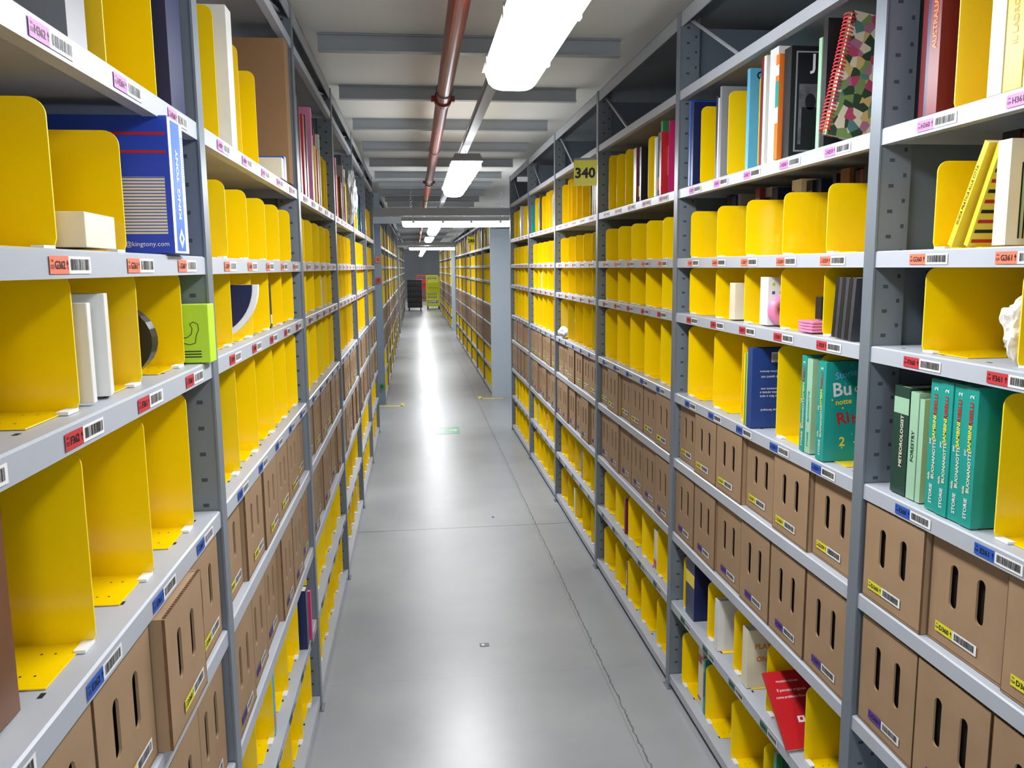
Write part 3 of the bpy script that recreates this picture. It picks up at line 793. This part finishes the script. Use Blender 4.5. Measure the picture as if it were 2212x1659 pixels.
while y<40:
    n+=1; struct('trim_%d'%n,bme,(0,y,2.513)); y+=1.005
for yy,zz in ((8.2,2.10),(9.55,2.10),(18.9,2.1),(20.4,2.1)):
    mb=MB(); mb.box(-1.4,2.0,yy-.02,yy+.02,zz,zz+.075); n+=1; struct('trim_%d'%n,mb.build('trim',[M_BEAM]))
# floor markings
def flat(name,label,cat,x0,x1,y0,y1,m,extra=None):
    mb=MB(); mb.box(-(x1-x0)/2,(x1-x0)/2,-(y1-y0)/2,(y1-y0)/2,0,.0012); mats=[m]
    if extra: extra(mb,mats)
    o=new(name,mb.build(name,mats),((x0+x1)/2,(y0+y1)/2,.0002)); o['label']=label; o['category']=cat
def exitm(mb,mats):
    mats.append(mat('sticker_pale',(196,212,204),.4))
    mb.rect(FLAT,-.10,-.06,-.02,.06,.0015,1); mb.poly([(.02,-.02,.0015),(.07,-.02,.0015),(.07,-.06,.0015),(.11,0,.0015),(.07,.06,.0015),(.07,.02,.0015),(.02,.02,.0015)],1)
flat('floor_sticker','green and white exit direction sticker on concrete floor','sticker',.16,.40,7.85,8.2,mat('sticker_green',(70,150,108),.3),exitm)
def sm_(mb,mats):
    mats.append(M_WHITE); mb.rect(FLAT,-.012,-.008,.0,.008,.0015,1)
flat('dropped_label','tiny dark green label dropped on concrete floor','label',.235,.275,3.30,3.33,pal('darkgreen'),sm_)
flat('paper_scrap','tiny purple paper scrap on concrete floor','paper',.455,.468,5.1,5.13,M_CHIP['C'])
M_TAPE=mat('floor_tape',(230,214,40),.5)
for i,(x,y) in enumerate(((XR-.02,9.96),(XL+.06,9.6))):
    s=-1 if i else 1
    mb=MB(); mb.box(-.14,.14,-.025,.025,0,.001); mb.box(-s*.14-.02,-s*.14+.02,-.025,.18,0,.001)
    o=new('floor_tape',mb.build('floor_tape',[M_TAPE]),(x,y,.0002)); o['label']='yellow floor marking tape at the rack corner'; o['category']='tape'
# distant carts
def crates():
    root=new('crate_stack_trolley',None,(-.02,31.5,0)); root['label']='stack of black plastic crates on a wheeled dolly'; root['category']='trolley'
    mb=MB(); mb.box(-.28,.28,-.35,.35,.12,.16); new('dolly_deck',mb.build('dolly',[M_BLACK]),parent=root)
    wm=MB(); wm.cyl((-.02,0,.06),(.02,0,.06),.06,14); wme=wm.build('wheel',[M_DARK])
    for a in (-.22,.22):
        for b in (-.28,.28): new('wheel',wme,(a,b,0),parent=root)
    cb=MB()
    cb.box(-.27,.27,-.34,.34,0,.02); cb.box(-.27,-.25,-.34,.34,.02,.2); cb.box(.25,.27,-.34,.34,.02,.2); cb.box(-.25,.25,-.34,-.32,.02,.2); cb.box(-.25,.25,.32,.34,.02,.2)
    cb.box(-.29,.29,-.36,.36,.17,.195)
    for i in range(5): cb.box(-.2+i*.09,-.16+i*.09,-.345,-.34,.05,.14,1)
    cme2=cb.build('crate',[mat('crate_black',(22,23,26),.5),mat('crate_rib',(44,46,50),.5)])
    for i in range(5): new('crate',cme2,(0,0,.16+i*.2),parent=root)
crates()
def cart(x,y,rgb,nm):
    root=new('roll_cage',None,(x,y,0)); root['label']=nm; root['category']='cart'
    m=mat('cage_%d'%rgb[0],rgb,.5)
    mb=MB()
    for a in (-.25,.25):
        for b in (-.35,.35): mb.cyl((a,b,.12),(a,b,1.25),.02,8)
    for z in (.14,.5,.85,1.22):
        mb.box(-.26,.26,-.36,-.34,z,z+.04); mb.box(-.26,.26,.34,.36,z,z+.04); mb.box(-.26,-.24,-.36,.36,z,z+.04); mb.box(.24,.26,-.36,.36,z,z+.04)
    for i in range(7): mb.cyl((-.21+i*.07,-.35,.14),(-.21+i*.07,-.35,1.22),.007,6)
    mb.box(-.25,.25,-.35,.35,.12,.15); new('cage_frame',mb.build('cage',[m]),parent=root)
    bb=MB(); bb.box(-.20,.20,-.3,.3,.62,1.05); new('bin',bb.build('bin',[m]),parent=root)
    wm=MB(); wm.cyl((-.02,0,.06),(.02,0,.06),.06,14); wme=wm.build('wheel',[M_DARK])
    for a in (-.22,.22):
        for b in (-.3,.3): new('wheel',wme,(a,b,0),parent=root)
cart(.70,32.6,(212,212,30),'yellow green wheeled roll cage in the aisle'); cart(.35,40.5,(170,40,44),'red wheeled roll cage standing far down the aisle'); cart(.78,38.5,(214,216,50),'yellow green wheeled roll cage in the aisle')

# ---------------------------------------------------------------- world, camera
w=bpy.data.worlds.new('World'); scene.world=w; w.use_nodes=True
w.node_tree.nodes['Background'].inputs[0].default_value=(.9,.95,1,1); w.node_tree.nodes['Background'].inputs[1].default_value=.92
th,ps,ro=.1415,.1156,.0098
F=Vector((sin(ps)*cos(th),cos(ps)*cos(th),-sin(th))); R=Vector((cos(ps),-sin(ps),0)); U=Vector((sin(ps)*sin(th),cos(ps)*sin(th),cos(th)))
R2=R*cos(ro)-U*sin(ro); U2=R*sin(ro)+U*cos(ro)
cd=bpy.data.cameras.new('camera'); cd.sensor_width=36; cd.lens=36*1774/2212; cd.clip_start=.02; cd.clip_end=200
cam=bpy.data.objects.new('camera',cd); M=Matrix((R2,U2,-F)).transposed().to_4x4(); M.translation=(0,0,1.6); cam.matrix_world=M
ALL.append(cam)
for o in ALL: scene.collection.objects.link(o)
scene.camera=cam
print('books',NB[0],'dividers',len(DIV),'boxes',len(BOX),'objs',len(ALL))
